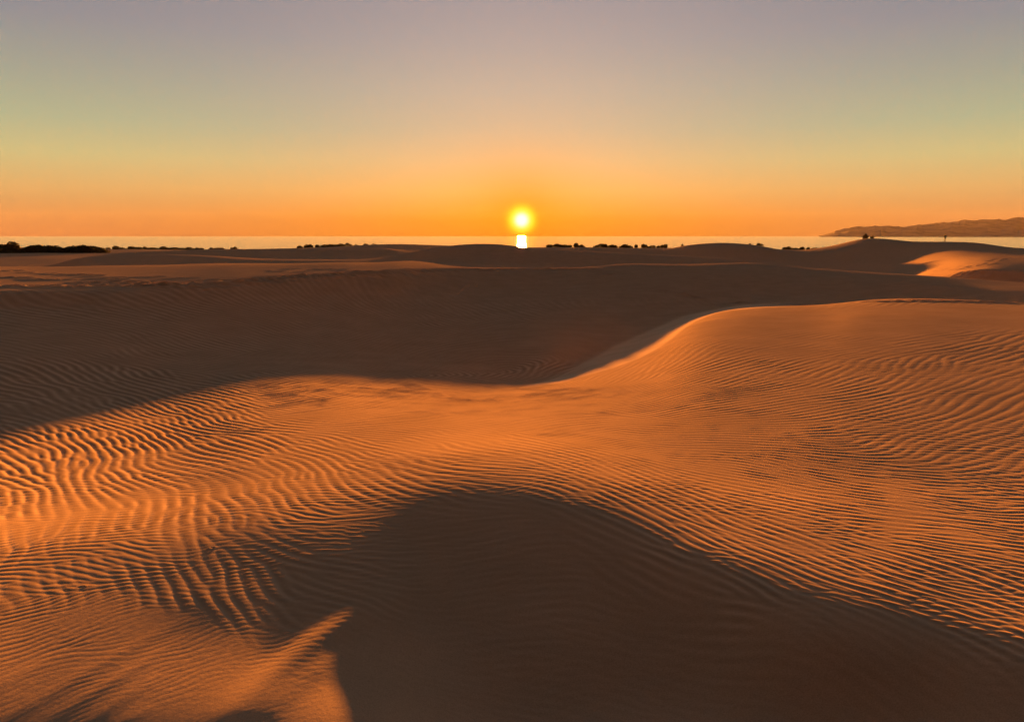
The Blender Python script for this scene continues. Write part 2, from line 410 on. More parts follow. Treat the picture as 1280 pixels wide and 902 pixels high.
# west sky light painted into the colour of the slip face beside the sharp brink
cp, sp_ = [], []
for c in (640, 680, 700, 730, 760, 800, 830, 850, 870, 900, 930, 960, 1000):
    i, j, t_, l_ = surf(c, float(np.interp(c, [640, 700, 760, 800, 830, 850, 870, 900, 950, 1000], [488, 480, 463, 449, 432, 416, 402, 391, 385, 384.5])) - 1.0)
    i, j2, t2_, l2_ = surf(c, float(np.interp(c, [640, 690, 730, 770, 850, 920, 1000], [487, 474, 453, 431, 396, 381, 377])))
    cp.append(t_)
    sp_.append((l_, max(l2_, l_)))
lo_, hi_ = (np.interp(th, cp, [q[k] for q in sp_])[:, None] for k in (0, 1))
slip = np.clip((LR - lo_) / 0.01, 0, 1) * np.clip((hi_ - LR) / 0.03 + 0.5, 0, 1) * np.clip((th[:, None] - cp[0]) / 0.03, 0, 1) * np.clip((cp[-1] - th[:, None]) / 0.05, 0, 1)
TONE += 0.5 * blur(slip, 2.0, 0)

# ---- low swells, wind streaks and prints ------------------------------------
n1 = smooth_noise(Z.shape, 60, 70, 40)
n2 = smooth_noise(Z.shape, 22, 26, 41)
Z += (0.0006 * n1 + 0.00016 * n2) * RR * np.clip(RR / 40, 0.25, 1)
# soft hummocks on the far dunes
n3 = smooth_noise(Z.shape, 10, 8, 42)
n4 = smooth_noise(Z.shape, 30, 34, 43)
Z += 0.0005 * n4 * RR * np.clip((7.0 - RR) / 3.0, 0, 1)
Z += 0.05 * n3 * np.clip((RR - 110) / 200, 0, 1)


def ridge(pts, h, wid, skew=0.0):
    """A low wind streak along a polyline of view points."""
    P = []
    for px, py in pts:
        i, j, t, l = surf(px, py)
        P.append((rr[j] * math.sin(t), rr[j] * math.cos(t)))
    P = np.array(P)
    lo, hi = P.min(0) - 5 * wid, P.max(0) + 5 * wid
    sel = (XX > lo[0]) & (XX < hi[0]) & (YY > lo[1]) & (YY < hi[1])
    x, y = XX[sel], YY[sel]
    best = np.full(x.shape, 1e9)
    side = np.zeros(x.shape)
    along = np.zeros(x.shape)
    n = len(P) - 1
    for k in range(n):
        d = P[k + 1] - P[k]
        L = np.hypot(*d)
        t = np.clip(((x - P[k, 0]) * d[0] + (y - P[k, 1]) * d[1]) / L ** 2, 0, 1)
        ex, ey = x - P[k, 0] - t * d[0], y - P[k, 1] - t * d[1]
        dd = np.hypot(ex, ey)
        s = (d[0] * ey - d[1] * ex) / L
        up = dd < best
        best = np.where(up, dd, best)
        side = np.where(up, s, side)
        along = np.where(up, (k + t) / n, along)
    ww = np.where(side > 0, wid * (1 + skew), wid * (1 - skew))
    Z[sel] += h * np.exp(-0.5 * (best / ww) ** 2) * np.sin(np.pi * np.clip(along, 0, 1) ** 0.8)


STREAKS = [
    ([(265, 930), (300, 890), (345, 845), (400, 800), (440, 772), (490, 745), (545, 722)], 0.0115, 0.056),
    ([(330, 900), (380, 850), (420, 820), (470, 800)], 0.0045, 0.040),
    ([(-20, 915), (40, 880), (110, 838), (180, 800), (240, 770)], 0.0013, 0.028),
    ([(40, 915), (110, 870), (180, 828), (235, 790)], 0.0013, 0.024),
    ([(-40, 880), (20, 845), (90, 810)], 0.0011, 0.028),
    ([(90, 920), (150, 875), (200, 840)], 0.0011, 0.024),
    ([(140, 915), (190, 878)], 0.0009, 0.024)]
for pts, h, wd in STREAKS:
    ridge(pts, h, wd)


def dent(px, py, length, width, depth, ang=0.0):
    i, j, t, l = surf(px, py)
    r = rr[j]
    cx, cy = r * math.sin(t), r * math.cos(t)
    i0, i1 = max(0, i - int(2.5 * length / r / DTH) - 2), min(NTH, i + int(2.5 * length / r / DTH) + 3)
    rr0, rr1 = np.searchsorted(rr, r - 2.5 * length), np.searchsorted(rr, r + 2.5 * length)
    sl = (slice(i0, i1), slice(rr0, rr1))
    x, y = XX[sl] - cx, YY[sl] - cy
    c, s = math.cos(ang), math.sin(ang)
    q = ((x * c + y * s) / length) ** 2 + ((-x * s + y * c) / width) ** 2
    Z[sl] += -depth * np.exp(-q * 1.6) + 0.45 * depth * np.exp(-(np.sqrt(q) - 1.35) ** 2 * 7)


rd = random.Random(5)


def track(pts, n, length=.26, width=.16, depth=.05, jit=1.0):
    P = np.array(pts, float)
    for k in range(n):
        t = k / max(1, n - 1) * (len(P) - 1)
        a = min(int(t), len(P) - 2)
        q = P[a] + (P[a + 1] - P[a]) * (t - a)
        dent(q[0] + rd.uniform(-2, 2) * jit, q[1] + rd.uniform(-.6, .6) * jit, length * rd.uniform(.8, 1.3), width * rd.uniform(.8, 1.2), depth * rd.uniform(.7, 1.3), rd.uniform(-.4, .4))


track([(0, 357), (60, 357.5), (120, 357), (180, 357), (230, 356)], 16, .28, .18, .06, 2)
track([(0, 338), (60, 341), (110, 345), (160, 350), (215, 356)], 14, .3, .2, .06, 2)
track([(10, 346), (60, 350), (130, 353), (190, 354), (290, 350), (390, 343)], 20, .28, .18, .06, 2.5)
track([(170, 358), (240, 356), (300, 352), (370, 346.5), (440, 341.6), (520, 338.2), (640, 336.6), (735, 335.6)], 56, .42, .26, .085, .5)
track([(120, 344), (170, 347), (235, 347), (285, 350)], 8, .25, .2, .05, 3)
track([(330, 338), (400, 338), (440, 338)], 10, .22, .18, .04, 4)
track([(742, 337), (760, 343)], 4, .3, .2, .07, .5)
track([(760, 332.5), (790, 331.5), (850, 332.5)], 9, .3, .2, .04, .5)
track([(828, 363), (850, 367), (872, 373)], 7, .26, .16, .05, 1)
track([(915, 378.5), (935, 378), (1000, 381)], 8, .26, .18, .05, 1)
track([(1100, 376.5), (1150, 376), (1220, 377), (1280, 379)], 17, .24, .15, .035, 1.2)
track([(1175, 337), (1205, 335), (1230, 330), (1243, 325)], 10, .4, .3, .09, 1.5)
track([(1200, 342), (1216, 342), (1232, 343)], 5, .35, .25, .08, 1)
track([(1250, 324), (1262, 323), (1275, 322)], 4, .4, .3, .08, 1)
dent(266, 684, .012, .008, .005)
dent(102, 734, .012, .009, .004)

# ---- the coarse rest of the circle, then one mesh ---------------------------
extra = np.linspace(0.74, 2 * np.pi - 0.74, 46)[1:-1]
th_all = np.concatenate([th, extra])
edge_b, edge_a = Z[0], Z[-1]
tt = (extra - 0.74) / (2 * np.pi - 1.48)
sm = (tt * tt * (3 - 2 * tt))[:, None]
back = edge_a[None] * (1 - sm) + edge_b[None] * sm
Zall = np.concatenate([Z, back], 0)
xa = np.sin(th_all)[:, None] * rr[None]
ya = np.cos(th_all)[:, None] * rr[None]
NA = len(th_all)
verts = np.stack([xa, ya, Zall + EYE], -1).reshape(-1, 3)
verts = np.concatenate([verts, [[0, 0, EYE - 1.63]]], 0)
ii = np.arange(NA)
i2 = (ii + 1) % NA
jj = np.arange(NR - 1)
q = np.stack([(ii[:, None] * NR + jj), (ii[:, None] * NR + jj + 1), (i2[:, None] * NR + jj + 1), (i2[:, None] * NR + jj)], -1).reshape(-1, 4)
tri = np.stack([np.full(NA, len(verts) - 1), ii * NR, i2 * NR], -1)
loops = np.concatenate([q.ravel(), tri.ravel()])
starts = np.concatenate([np.arange(len(q)) * 4, len(q) * 4 + np.arange(NA) * 3])
me = bpy.data.meshes.new("sand_dunes")
me.vertices.add(len(verts))
me.vertices.foreach_set("co", verts.astype(np.float32).ravel())
me.loops.add(len(loops))
me.loops.foreach_set("vertex_index", loops.astype(np.int32))
me.polygons.add(len(starts))
me.polygons.foreach_set("loop_start", starts.astype(np.int32))
me.polygons.foreach_set("use_smooth", np.ones(len(starts), bool))
me.update(calc_edges=True)
at_ = me.attributes.new("grain_light_tone", 'FLOAT', 'POINT')
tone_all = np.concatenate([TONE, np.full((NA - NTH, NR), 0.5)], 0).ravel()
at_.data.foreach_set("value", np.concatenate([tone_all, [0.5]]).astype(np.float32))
dunes = bpy.data.objects.new("sand_dunes", me)
C.objects.link(dunes)


def tag(o, label=None, cat=None, group=None, kind=None):
    for k, v in (('label', label), ('category', cat), ('group', group), ('kind', kind)):
        if v:
            o[k] = v
    return o


tag(dunes, 'wind rippled orange and brown sand dunes running down to the sea', 'sand dunes', kind='structure')


def ground(x, y):
    r = math.hypot(x, y)
    fi = np.array((math.atan2(x, y) - TH0) / DTH)
    fj = np.array(np.interp(math.log(r), lr, np.arange(NR)))
    return float(bilinear(Z, fi, fj)) + EYE


# ------------------------------------------------------------------ materials
class NT:
    def __init__(self, tree):
        self.t = tree
        tree.nodes.clear()

    def n(self, kind, ins=None, **kw):
        nd = self.t.nodes.new(kind)
        for k, v in kw.items():
            setattr(nd, k, v)
        for k, v in (ins or {}).items():
            if isinstance(v, bpy.types.NodeSocket):
                self.t.links.new(v, nd.inputs[k])
            else:
                nd.inputs[k].default_value = v
        return nd

    def math(self, op, a, b=0.0, c=0.0, clamp=False):
        return self.n('ShaderNodeMath', {0: a, 1: b, 2: c}, operation=op, use_clamp=clamp).outputs[0]

    def ramp(self, fac, stops, interp='LINEAR'):
        nd = self.n('ShaderNodeValToRGB', {'Fac': fac})
        cr = nd.color_ramp
        cr.interpolation = interp
        while len(cr.elements) < len(stops):
            cr.elements.new(0.5)
        for e, (p, c) in zip(cr.elements, stops):
            e.position = p
            e.color = (*c, 1)
        return nd.outputs['Color']

    def mix(self, fac, a, b, blend='MIX'):
        nd = self.n('ShaderNodeMix', data_type='RGBA', blend_type=blend)
        for k, v in ((0, fac), (6, a), (7, b)):
            if isinstance(v, bpy.types.NodeSocket):
                self.t.links.new(v, nd.inputs[k])
            else:
                nd.inputs[k].default_value = v if k == 0 else (*v, 1)
        return nd.outputs[2]


def material(name):
    m_ = bpy.data.materials.new(name)
    m_.use_nodes = True
    return m_, NT(m_.node_tree)


def lin(*c):
    return tuple((x / 255 / 12.92) if x / 255 <= .04045 else ((x / 255 + .055) / 1.055) ** 2.4 for x in c)


# sand
sand, t = material("sand")
geo = t.n('ShaderNodeNewGeometry').outputs['Position']
grain = t.n('ShaderNodeTexNoise', {'Vector': geo, 'Scale': 210.0, 'Detail': 3.0, 'Roughness': 0.7}).outputs[0]
patch = t.n('ShaderNodeTexNoise', {'Vector': geo, 'Scale': 1.3, 'Detail': 5.0, 'Roughness': 0.6}).outputs[0]
col = t.ramp(patch, [(0.3, (0.370, 0.270, 0.185)), (0.7, (0.440, 0.320, 0.222))])
speck = t.ramp(grain, [(0.25, (0.72, 0.70, 0.68)), (0.5, (1, 1, 1)), (0.78, (1.22, 1.20, 1.18))])
col = t.mix(1.0, col, speck, 'MULTIPLY')
tn = t.n('ShaderNodeAttribute', attribute_name="grain_light_tone", attribute_type='GEOMETRY').outputs['Fac']
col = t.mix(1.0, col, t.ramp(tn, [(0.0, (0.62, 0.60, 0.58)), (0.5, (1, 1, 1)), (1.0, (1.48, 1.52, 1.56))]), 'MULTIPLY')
b1 = t.n('ShaderNodeBump', {'Height': grain, 'Strength': 0.35, 'Distance': 0.0012})
coarse = t.n('ShaderNodeTexNoise', {'Vector': geo, 'Scale': 34.0, 'Detail': 4.0, 'Roughness': 0.65}).outputs[0]
b2 = t.n('ShaderNodeBump', {'Height': coarse, 'Strength': 0.5, 'Distance': 0.0016, 'Normal': b1.outputs[0]})
bs = t.n('ShaderNodeBsdfPrincipled', {'Base Color': col, 'Roughness': 1.0, 'Normal': b2.outputs[0], 'Specular IOR Level': 0.0, 'Diffuse Roughness': 0.6})
t.n('ShaderNodeOutputMaterial', {'Surface': bs.outputs[0]})
me.materials.append(sand)

# sea
sea_m, t = material("sea_water")
geo = t.n('ShaderNodeNewGeometry').outputs['Position']
mp = t.n('ShaderNodeMapping', {'Vector': geo, 'Scale': (0.0025, 0.07, 1)}).outputs[0]
wv = t.n('ShaderNodeTexNoise', {'Vector': mp, 'Scale': 1.0, 'Detail': 6.0, 'Roughness': 0.6}).outputs[0]
bp = t.n('ShaderNodeBump', {'Height': wv, 'Strength': 0.6, 'Distance': 0.6})
dif = t.n('ShaderNodeBsdfDiffuse', {'Color': (0.02, 0.03, 0.04, 1)})
gls = t.n('ShaderNodeBsdfAnisotropic', {'Color': (1, 1, 1, 1), 'Roughness': 0.16, 'Normal': bp.outputs[0]}, distribution='BECKMANN')
fr_ = t.n('ShaderNodeFresnel', {'IOR': 1.33})
bs = t.n('ShaderNodeMixShader', {0: fr_.outputs[0], 1: dif.outputs[0], 2: gls.outputs[0]})
t.n('ShaderNodeOutputMaterial', {'Surface': bs.outputs[0]})
bm = bmesh.new()
vs = [bm.verts.new(p) for p in ((-12000, 450, 0), (12000, 450, 0), (15000, 13000, 0), (-15000, 13000, 0))]
bm.faces.new(vs)
sm_ = bpy.data.meshes.new("sea")
bm.to_mesh(sm_)
sm_.materials.append(sea_m)
sea = bpy.data.objects.new("sea", sm_)
C.objects.link(sea)
tag(sea, 'calm pale peach sea below the setting sun', 'sea', kind='structure')

# headland
hill_m, t = material("coastal_hill")
geo = t.n('ShaderNodeNewGeometry').outputs['Position']
nz = t.n('ShaderNodeTexNoise', {'Vector': geo, 'Scale': 0.006, 'Detail': 6.0}).outputs[0]
bs = t.n('ShaderNodeBsdfPrincipled', {'Base Color': t.ramp(nz, [(.35, (.09, .09, .11)), (.65, (.17, .16, .17))]), 'Roughness': 1.0, 'Specular IOR Level': 0.0})
t.n('ShaderNodeOutputMaterial', {'Surface': bs.outputs[0]})


def headland(name, dist, prof, depth, seed):
    px = np.linspace(prof[0][0], prof[-1][0], 260)
    py = pchip([p[0] for p in prof], [p[1] for p in prof], px)
    py = py - (0.8 * smooth_noise((260, 2), 2.6, 1, seed + 5)[:, 0] + 0.4 * smooth_noise((260, 2), .8, 1, seed + 6)[:, 0]) * np.clip((294.5 - py) / 6, 0, 1)
    r = np.random.default_rng(seed)
    nv = 26
    N1 = smooth_noise((len(px), nv), 5, 2, seed)
    N2 = smooth_noise((len(px), nv), 1.6, 1.2, seed + 1)
    vs, fs = [], []
    for a, (x_, y_) in enumerate(zip(px, py)):
        d = ray(x_, 294.5)
        e = ray(x_, y_)
        top = max(2.0, EYE + e[2] / math.hypot(e[0], e[1]) * dist * math.hypot(d[0], d[1]))
        for b in range(nv):
            s = b / (nv - 1) * 2 - 1
            prf = max(0.0, math.cos(s * math.pi / 2)) ** 0.9
            yd = dist + s * depth + N1[a, b] * depth * .05
            zz = top * prf * (1 + 0.05 * N1[a, b] * (1 - prf) + 0.02 * N2[a, b]) - 3 * (1 - prf)
            vs.append((d[0] / d[1] * yd, yd, zz))
    for a in range(len(px) - 1):
        for b in range(nv - 1):
            q0 = a * nv + b
            fs.append((q0, q0 + nv, q0 + nv + 1, q0 + 1))
    m2 = bpy.data.meshes.new(name)
    m2.from_pydata(vs, [], fs)
    m2.materials.append(hill_m)
    o = bpy.data.objects.new(name, m2)
    C.objects.link(o)
    return o


hl = headland("headland_hills", 9600, [(1024, 294.6), (1034, 292.0), (1045, 288.5), (1060, 284.5), (1072, 282), (1082, 284), (1094, 283), (1104, 282), (1120, 283.2), (1140, 282), (1160, 279.5), (1180, 278), (1205, 276.5), (1225, 274), (1240, 274.6), (1255, 273.5), (1270, 271.5), (1285, 273), (1320, 270), (1400, 264), (1520, 262), (1640, 268)], 1300, 61)
tag(hl, 'hazy brown headland hills across the bay on the right', 'hills', kind='structure')
h2 = headland("headland_hills", 8400, [(1026, 294.7), (1036, 293.2), (1060, 289.5), (1085, 287.3), (1110, 288.2), (1140, 286.5), (1170, 287.2), (1200, 285.5), (1240, 286.6), (1280, 284.5), (1330, 285), (1420, 281), (1520, 279), (1640, 284)], 900, 71)
tag(h2, 'lower shore spur in front of the hazy headland hills', 'hills', kind='structure')

# ------------------------------------------------------------------ world
sun_col = (1.0, 0.30, 0.028)
world = bpy.data.worlds.new("World")
scene.world = world
world.use_nodes = True
t = NT(world.node_tree)
dirv = t.n('ShaderNodeTexCoord').outputs['Generated']
sep = t.n('ShaderNodeSeparateXYZ', {0: dirv})
elev = t.math('ARCSINE', sep.outputs[2])
e_n = t.math('DIVIDE', elev, math.pi / 2, clamp=True)          # 0 horizon .. 1 zenith


def air(deg):
    path = min(13500.0, 390.0 / math.tan(math.radians(max(deg, .05))))
    v_ = 4.2 / K / (4 * math.pi) * 0.92 * 4.1e-6 * path
    return [v_ * c for c in sun_col]


def sky_ramp(stops):
    return t.ramp(e_n, [(d / 90.0, tuple(max(0.02 * v, v - w_) for v, w_ in zip(lin(*c), air(d)))) for d, c in stops])


side = sky_ramp([(0, (230, 138, 74)), (1.2, (234, 150, 82)), (3.2, (228, 172, 104)), (5.2, (208, 186, 124)), (7.4, (178, 175, 135)), (10.2, (160, 156, 136)), (13.5, (142, 134, 138)), (17, (128, 120, 130)), (24, (172, 160, 160)), (38, (190, 176, 176)), (56, (92, 86, 92)), (90, (32, 30, 38))])  # both ramps: unseen band above the view, added bright to lift the shade
mid_ = sky_ramp([(0, (252, 146, 40)), (1.2, (246, 144, 46)), (3.2, (230, 164, 96)), (5.4, (208, 168, 124)), (7.6, (186, 166, 140)), (10.2, (176, 162, 148)), (13.5, (163, 151, 149)), (17, (150, 139, 145)), (24, (176, 163, 162)), (38, (192, 178, 176)), (56, (92, 86, 92)), (90, (32, 30, 38))])
hl_ = t.n('ShaderNodeVectorMath', {0: t.n('ShaderNodeCombineXYZ', {0: sep.outputs[0], 1: sep.outputs[1], 2: 0.0}).outputs[0]}, operation='NORMALIZE').outputs[0]
az = t.n('ShaderNodeVectorMath', {0: hl_, 1: (math.sin(SUN_AZ), math.cos(SUN_AZ), 0)}, operation='DOT_PRODUCT').outputs['Value']
az_ang = t.math('ARCCOSINE', t.math('MINIMUM', az, 1.0))
f_mid = t.math('EXPONENT', t.math('MULTIPLY', t.math('MULTIPLY', az_ang, az_ang), -1.0 / (2 * 0.26 ** 2)))
sky = t.mix(f_mid, side, mid_)
# the sky away from the sun is darker and bluer at sunset
f_back = t.n('ShaderNodeMapRange', {'Value': az_ang, 'From Min': 0.7, 'From Max': 2.2, 'To Min': 0.0, 'To Max': 1.0}, interpolation_type='SMOOTHSTEP').outputs[0]
back = t.ramp(e_n, [(d / 90.0, lin(*c)) for d, c in [(0, (24, 20, 26)), (8, (26, 23, 30)), (20, (28, 26, 34)), (50, (28, 26, 34)), (90, (32, 30, 38))]])
sky = t.mix(f_back, sky, back)
# aureole and disc
sd = t.n('ShaderNodeVectorMath', {0: dirv, 1: tuple(SUN)}, operation='DOT_PRODUCT').outputs['Value']
ang = t.math('MULTIPLY', t.math('ARCCOSINE', t.math('MINIMUM', sd, 1.0)), 180 / math.pi)
g1 = t.math('EXPONENT', t.math('MULTIPLY', t.math('POWER', ang, 1.4), -1.0 / 4.6))
sky = t.mix(t.math('MULTIPLY', g1, 0.85), sky, tuple(max(0.0, v - w_) for v, w_ in zip(lin(250, 138, 10), air(1.0))))
disc = t.ramp(t.math('DIVIDE', ang, 1.6), [(0.0, (.40, .95, 1.25)), (0.20, (.34, .85, .95)), (0.36, (.26, .68, .08)), (0.54, (.17, .48, .01)), (0.66, (.12, .22, 0.0)), (0.82, (.03, .03, 0.0)), (1.0, (0, 0, 0))], 'B_SPLINE')
sky = t.mix(1.0, sky, disc, 'ADD')
nish = t.n('ShaderNodeTexSky', sky_type='NISHITA', sun_disc=False, sun_elevation=SUN_EL, sun_rotation=SUN_AZ, altitude=20.0, dust_density=2.0)
sky = t.n('ShaderNodeVectorMath', {0: sky, 3: K / 0.1}, operation='SCALE').outputs[0]
sky = t.mix(0.01, sky, nish.outputs[0])
bg = t.n('ShaderNodeBackground', {'Color': sky, 'Strength': 0.1})
t.n('ShaderNodeOutputWorld', {'Surface': bg.outputs[0]})

sun = bpy.data.lights.new("sun", 'SUN')
sun.energy = 4.2
sun.angle = math.radians(0.5)
sun.color = sun_col
so = bpy.data.objects.new("sun", sun)
C.objects.link(so)
so.rotation_euler = SUN.to_track_quat('Z', 'Y').to_euler()
so.location = (0, 40, EYE + 30)

# ------------------------------------------------------------------ shrubs
leaf_m, t = material("scrub_leaves")
oi = t.n('ShaderNodeObjectInfo').outputs['Random']
geo = t.n('ShaderNodeNewGeometry').outputs['Position']
nz = t.n('ShaderNodeTexNoise', {'Vector': geo, 'Scale': 2.2, 'Detail': 3.0}).outputs[0]
lc = t.ramp(t.math('ADD', t.math('MULTIPLY', nz, 0.8), t.math('MULTIPLY', oi, 0.2)), [(0.3, (.040, .042, .018)), (0.75, (.105, .090, .040))])
bs = t.n('ShaderNodeBsdfPrincipled', {'Base Color': lc, 'Roughness': 0.9, 'Specular IOR Level': 0.1})
t.n('ShaderNodeOutputMaterial', {'Surface': bs.outputs[0]})
bark_m, t = material("scrub_bark")
nz = t.n('ShaderNodeTexNoise', {'Vector': t.n('ShaderNodeNewGeometry').outputs['Position'], 'Scale': 9.0}).outputs[0]
bs = t.n('ShaderNodeBsdfPrincipled', {'Base Color': t.ramp(nz, [(.3, (.05, .035, .025)), (.7, (.11, .08, .055))]), 'Roughness': 1.0})
t.n('ShaderNodeOutputMaterial', {'Surface': bs.outputs[0]})


def link(name, mesh, parent=None):
    o = bpy.data.objects.new(name, mesh)
    C.objects.link(o)
    o.parent = parent
    return o


def foliage_mesh(seed, lobes, n_leaf, leaf):
    r = random.Random(seed)
    vs, fs = [], []
    for k in range(n_leaf):
        cx, cy, cz, rx, rz = r.choices(lobes, weights=[l[3] ** 2 for l in lobes])[0]
        while True:
            a, b, c = (r.uniform(-1, 1) for _ in range(3))
            d = a * a + b * b + c * c
            if 0.15 < d < 1:
                break
        px, py, pz = cx + a * rx, cy + b * rx, max(0.02, cz + c * rz)
        n = Vector((r.gauss(0, 1), r.gauss(0, 1), r.gauss(0.5, 1))).normalized()
        u = n.orthogonal().normalized()
        u.rotate(__import__('mathutils').Quaternion(n, r.uniform(0, 6.28)))
        v = n.cross(u)
        s = leaf * r.uniform(.6, 1.4)
        p = Vector((px, py, pz))
        q0 = len(vs)
        for e, g in ((-1, 0), (-.2, -.5), (1, 0), (-.2, .5)):
            vs.append(p + u * e * s + v * g * s + n * (0.12 * s if g else 0))
        fs.append((q0, q0 + 1, q0 + 2, q0 + 3))
    m2 = bpy.data.meshes.new("foliage")
    m2.from_pydata(vs, [], fs)
    m2.materials.append(leaf_m)
    return m2


def stem_mesh(seed, lobes):
    r = random.Random(seed)
    bm = bmesh.new()
    for cx, cy, cz, rx, rz in lobes:
        prev = None
        pts = [(r.uniform(-.08, .08), r.uniform(-.08, .08), -.15), (cx * .4, cy * .4, cz * .45), (cx * .85, cy * .85, cz * .95)]
        for k, (x, y, z) in enumerate(pts):
            rad = (.07, .045, .015)[k]
            ring = [bm.verts.new((x + rad * math.cos(a * math.pi / 3), y + rad * math.sin(a * math.pi / 3), z)) for a in range(6)]
            if prev:
                for a in range(6):
                    bm.faces.new((prev[a], prev[(a + 1) % 6], ring[(a + 1) % 6], ring[a]))
            prev = ring
    m2 = bpy.data.meshes.new("stem")
    bm.to_mesh(m2)
    bm.free()
    m2.materials.append(bark_m)
    return m2


PROTO = []
# unit shrubs, about 1 m high
for seed, lobes in ((1, [(0, 0, .55, .55, .45), (.45, .1, .40, .45, .36), (-.5, -.1, .36, .45, .34), (.1, .4, .45, .4, .35)]),
                    (2, [(0, 0, .5, .5, .42), (.6, 0, .36, .4, .3), (-.35, .2, .62, .36, .36), (1.0, .1, .25, .3, .22), (-.8, -.1, .28, .35, .25)]),
                    (3, [(0, 0, .6, .45, .42), (.25, .2, .42, .45, .36), (-.3, -.2, .38, .42, .34)])):
    PROTO.append((foliage_mesh(seed, lobes, 1500, .075), stem_mesh(seed, lobes)))


def shrub(name, px, r, hgt, wid, k, label, cat, group=None, sink=0.1):
    x_, y_, _ = ray(px, 300)
    a = math.atan2(x_, y_)
    x, y = r * math.sin(a), r * math.cos(a)
    e = bpy.data.objects.new(name, None)
    C.objects.link(e)
    e.location = (x, y, ground(x, y) - sink * hgt)
    e.scale = (wid, wid, hgt)
    e.rotation_euler = (0, 0, rd.uniform(0, 6.28))
    tag(e, label, cat, group)
    f, s = PROTO[k]
    link('foliage', f, e)
    link('stem', s, e)
    return e


def crest_r(px, lo, hi):
    """distance of the sky-line between two distances in one direction"""
    x_, y_, _ = ray(px, 300)
    i = int(round((math.atan2(x_, y_) - TH0) / DTH))
    i = min(max(i, 0), NTH - 1)
    s = np.nonzero((rr > lo) & (rr < hi))[0]
    return float(rr[s[np.argmax(Z[i, s] / rr[s])]])


def row(x0, x1, n, lo, hi, h, w, name, label, cat, group, spread=8):
    for k in range(n):
        px = x0 + (x1 - x0) * (k + .5 + rd.uniform(-.4, .4)) / n
        r = crest_r(px, lo, hi) + rd.uniform(-spread, spread * .3)
        hh = h * rd.uniform(.65, 1.25)
        shrub(name, px, r, hh, w * rd.uniform(.7, 1.3), rd.randrange(3), label, cat, group)


row(-60, 20, 9, 160, 240, 2.5, 4.2, 'thicket_shrub', 'black scrub bush in the tall rounded thicket at the far left edge', 'shrub', 'bushes of the rounded thicket at the left edge', 6)
row(30, 128, 14, 160, 240, 2.0, 4.0, 'thicket_shrub', 'black scrub bush in the long flat topped thicket left of the pale dune', 'shrub', 'bushes of the long dark thicket on the left', 6)
row(132, 300, 20, 300, 430, 1.5, 2.6, 'low_shrub', 'low brown scrub bush in the patchy strip above the pale left dune', 'shrub', 'patchy scrub on the far left dunes', 25)
row(372, 436, 10, 330, 430, 1.7, 2.4, 'low_shrub', 'dark scrub bush on the far dune left of the sun', 'shrub', 'scrub on the far dune left of the sun', 8)
row(436, 470, 3, 330, 430, .8, 1.4, 'low_shrub', 'small isolated scrub bush on the far dune left of the sun', 'shrub', 'small bushes on the far dune left of the sun', 8)
row(682, 728, 8, 330, 430, 2.1, 2.6, 'low_shrub', 'reddish lit scrub bush just right of the setting sun', 'shrub', 'scrub just right of the setting sun', 10)
row(748, 800, 8, 330, 430, 1.9, 2.4, 'low_shrub', 'scrub bush in the broken line between the sun and the round dark dune', 'shrub', 'scrub line left of the round dark dune', 10)
row(800, 836, 6, 330, 430, 2.2, 2.2, 'low_shrub', 'bushy scrub clump beside the left foot of the round dark dune', 'shrub', 'scrub clumps at the foot of the round dark dune', 10)
row(978, 1034, 11, 300, 430, 1.5, 2.3, 'low_shrub', 'low scrub bush in the hollow left of the high right hand dune', 'shrub', 'scrub in the hollow left of the high dune', 10)
row(1255, 1300, 5, 300, 430, 1.0, 2.2, 'low_shrub', 'low scrub bush on the far dune at the right edge', 'shrub', 'scrub at the right edge', 10)
shrub('low_shrub', 853, crest_r(853, 120, 200), .55, .5, 2, 'tiny lone bush on the left shoulder of the round dark dune', 'shrub')
shrub('low_shrub', 950, crest_r(950, 120, 200) , .75, .9, 1, 'small bush on the right shoulder of the round dark dune', 'shrub')
shrub('low_shrub', 938, crest_r(938, 120, 200) , .35, .5, 0, 'low tuft left of the small bush on the round dark dune', 'shrub')
shrub('round_shrub', 1081.5, crest_r(1081.5, 150, 200), 1.35, 0.72, 0, 'round dark bush on the top of the high right hand dune', 'shrub', sink=.12)
shrub('low_shrub', 1090, crest_r(1090, 150, 200), .65, .62, 2, 'little low bush just right of the round bush on the high dune', 'shrub')

# ------------------------------------------------------------------ the walker
def plain(name, c, rough=.9):
    m2, t = material(name)
    nz = t.n('ShaderNodeTexNoise', {'Vector': t.n('ShaderNodeTexCoord').outputs['Object'], 'Scale': 14.0, 'Detail': 3.0}).outputs[0]
    bs = t.n('ShaderNodeBsdfPrincipled', {'Base Color': t.ramp(nz, [(.3, tuple(v * .8 for v in c)), (.7, tuple(min(1, v * 1.15) for v in c))]), 'Roughness': rough})
    t.n('ShaderNodeOutputMaterial', {'Surface': bs.outputs[0]})
    return m2


skin_m = plain("skin", (.30, .18, .12), .6)
cloth_m = plain("dark_jacket", (.035, .033, .040))
trouser_m = plain("dark_trousers", (.030, .032, .042))
hair_m = plain("dark_hair", (.02, .015, .012), .7)


def skinned(name, joints, edges, mat_, parent, levels=2, root=0):
    m2 = bpy.data.meshes.new(name)
    m2.from_pydata([j[0] for j in joints], edges, [])
    o = link(name, m2, parent)
    md = o.modifiers.new("skin", 'SKIN')
    md.use_smooth_shade = True
    for k, j in enumerate(joints):
        r = j[1]
        m2.skin_vertices[0].data[k].radius = r if isinstance(r, tuple) else (r, r)
        m2.skin_vertices[0].data[k].use_root = (k == root)
    sd_ = o.modifiers.new("subdivision", 'SUBSURF')
    sd_.levels = sd_.render_levels = levels
    m2.materials.append(mat_)
    return o


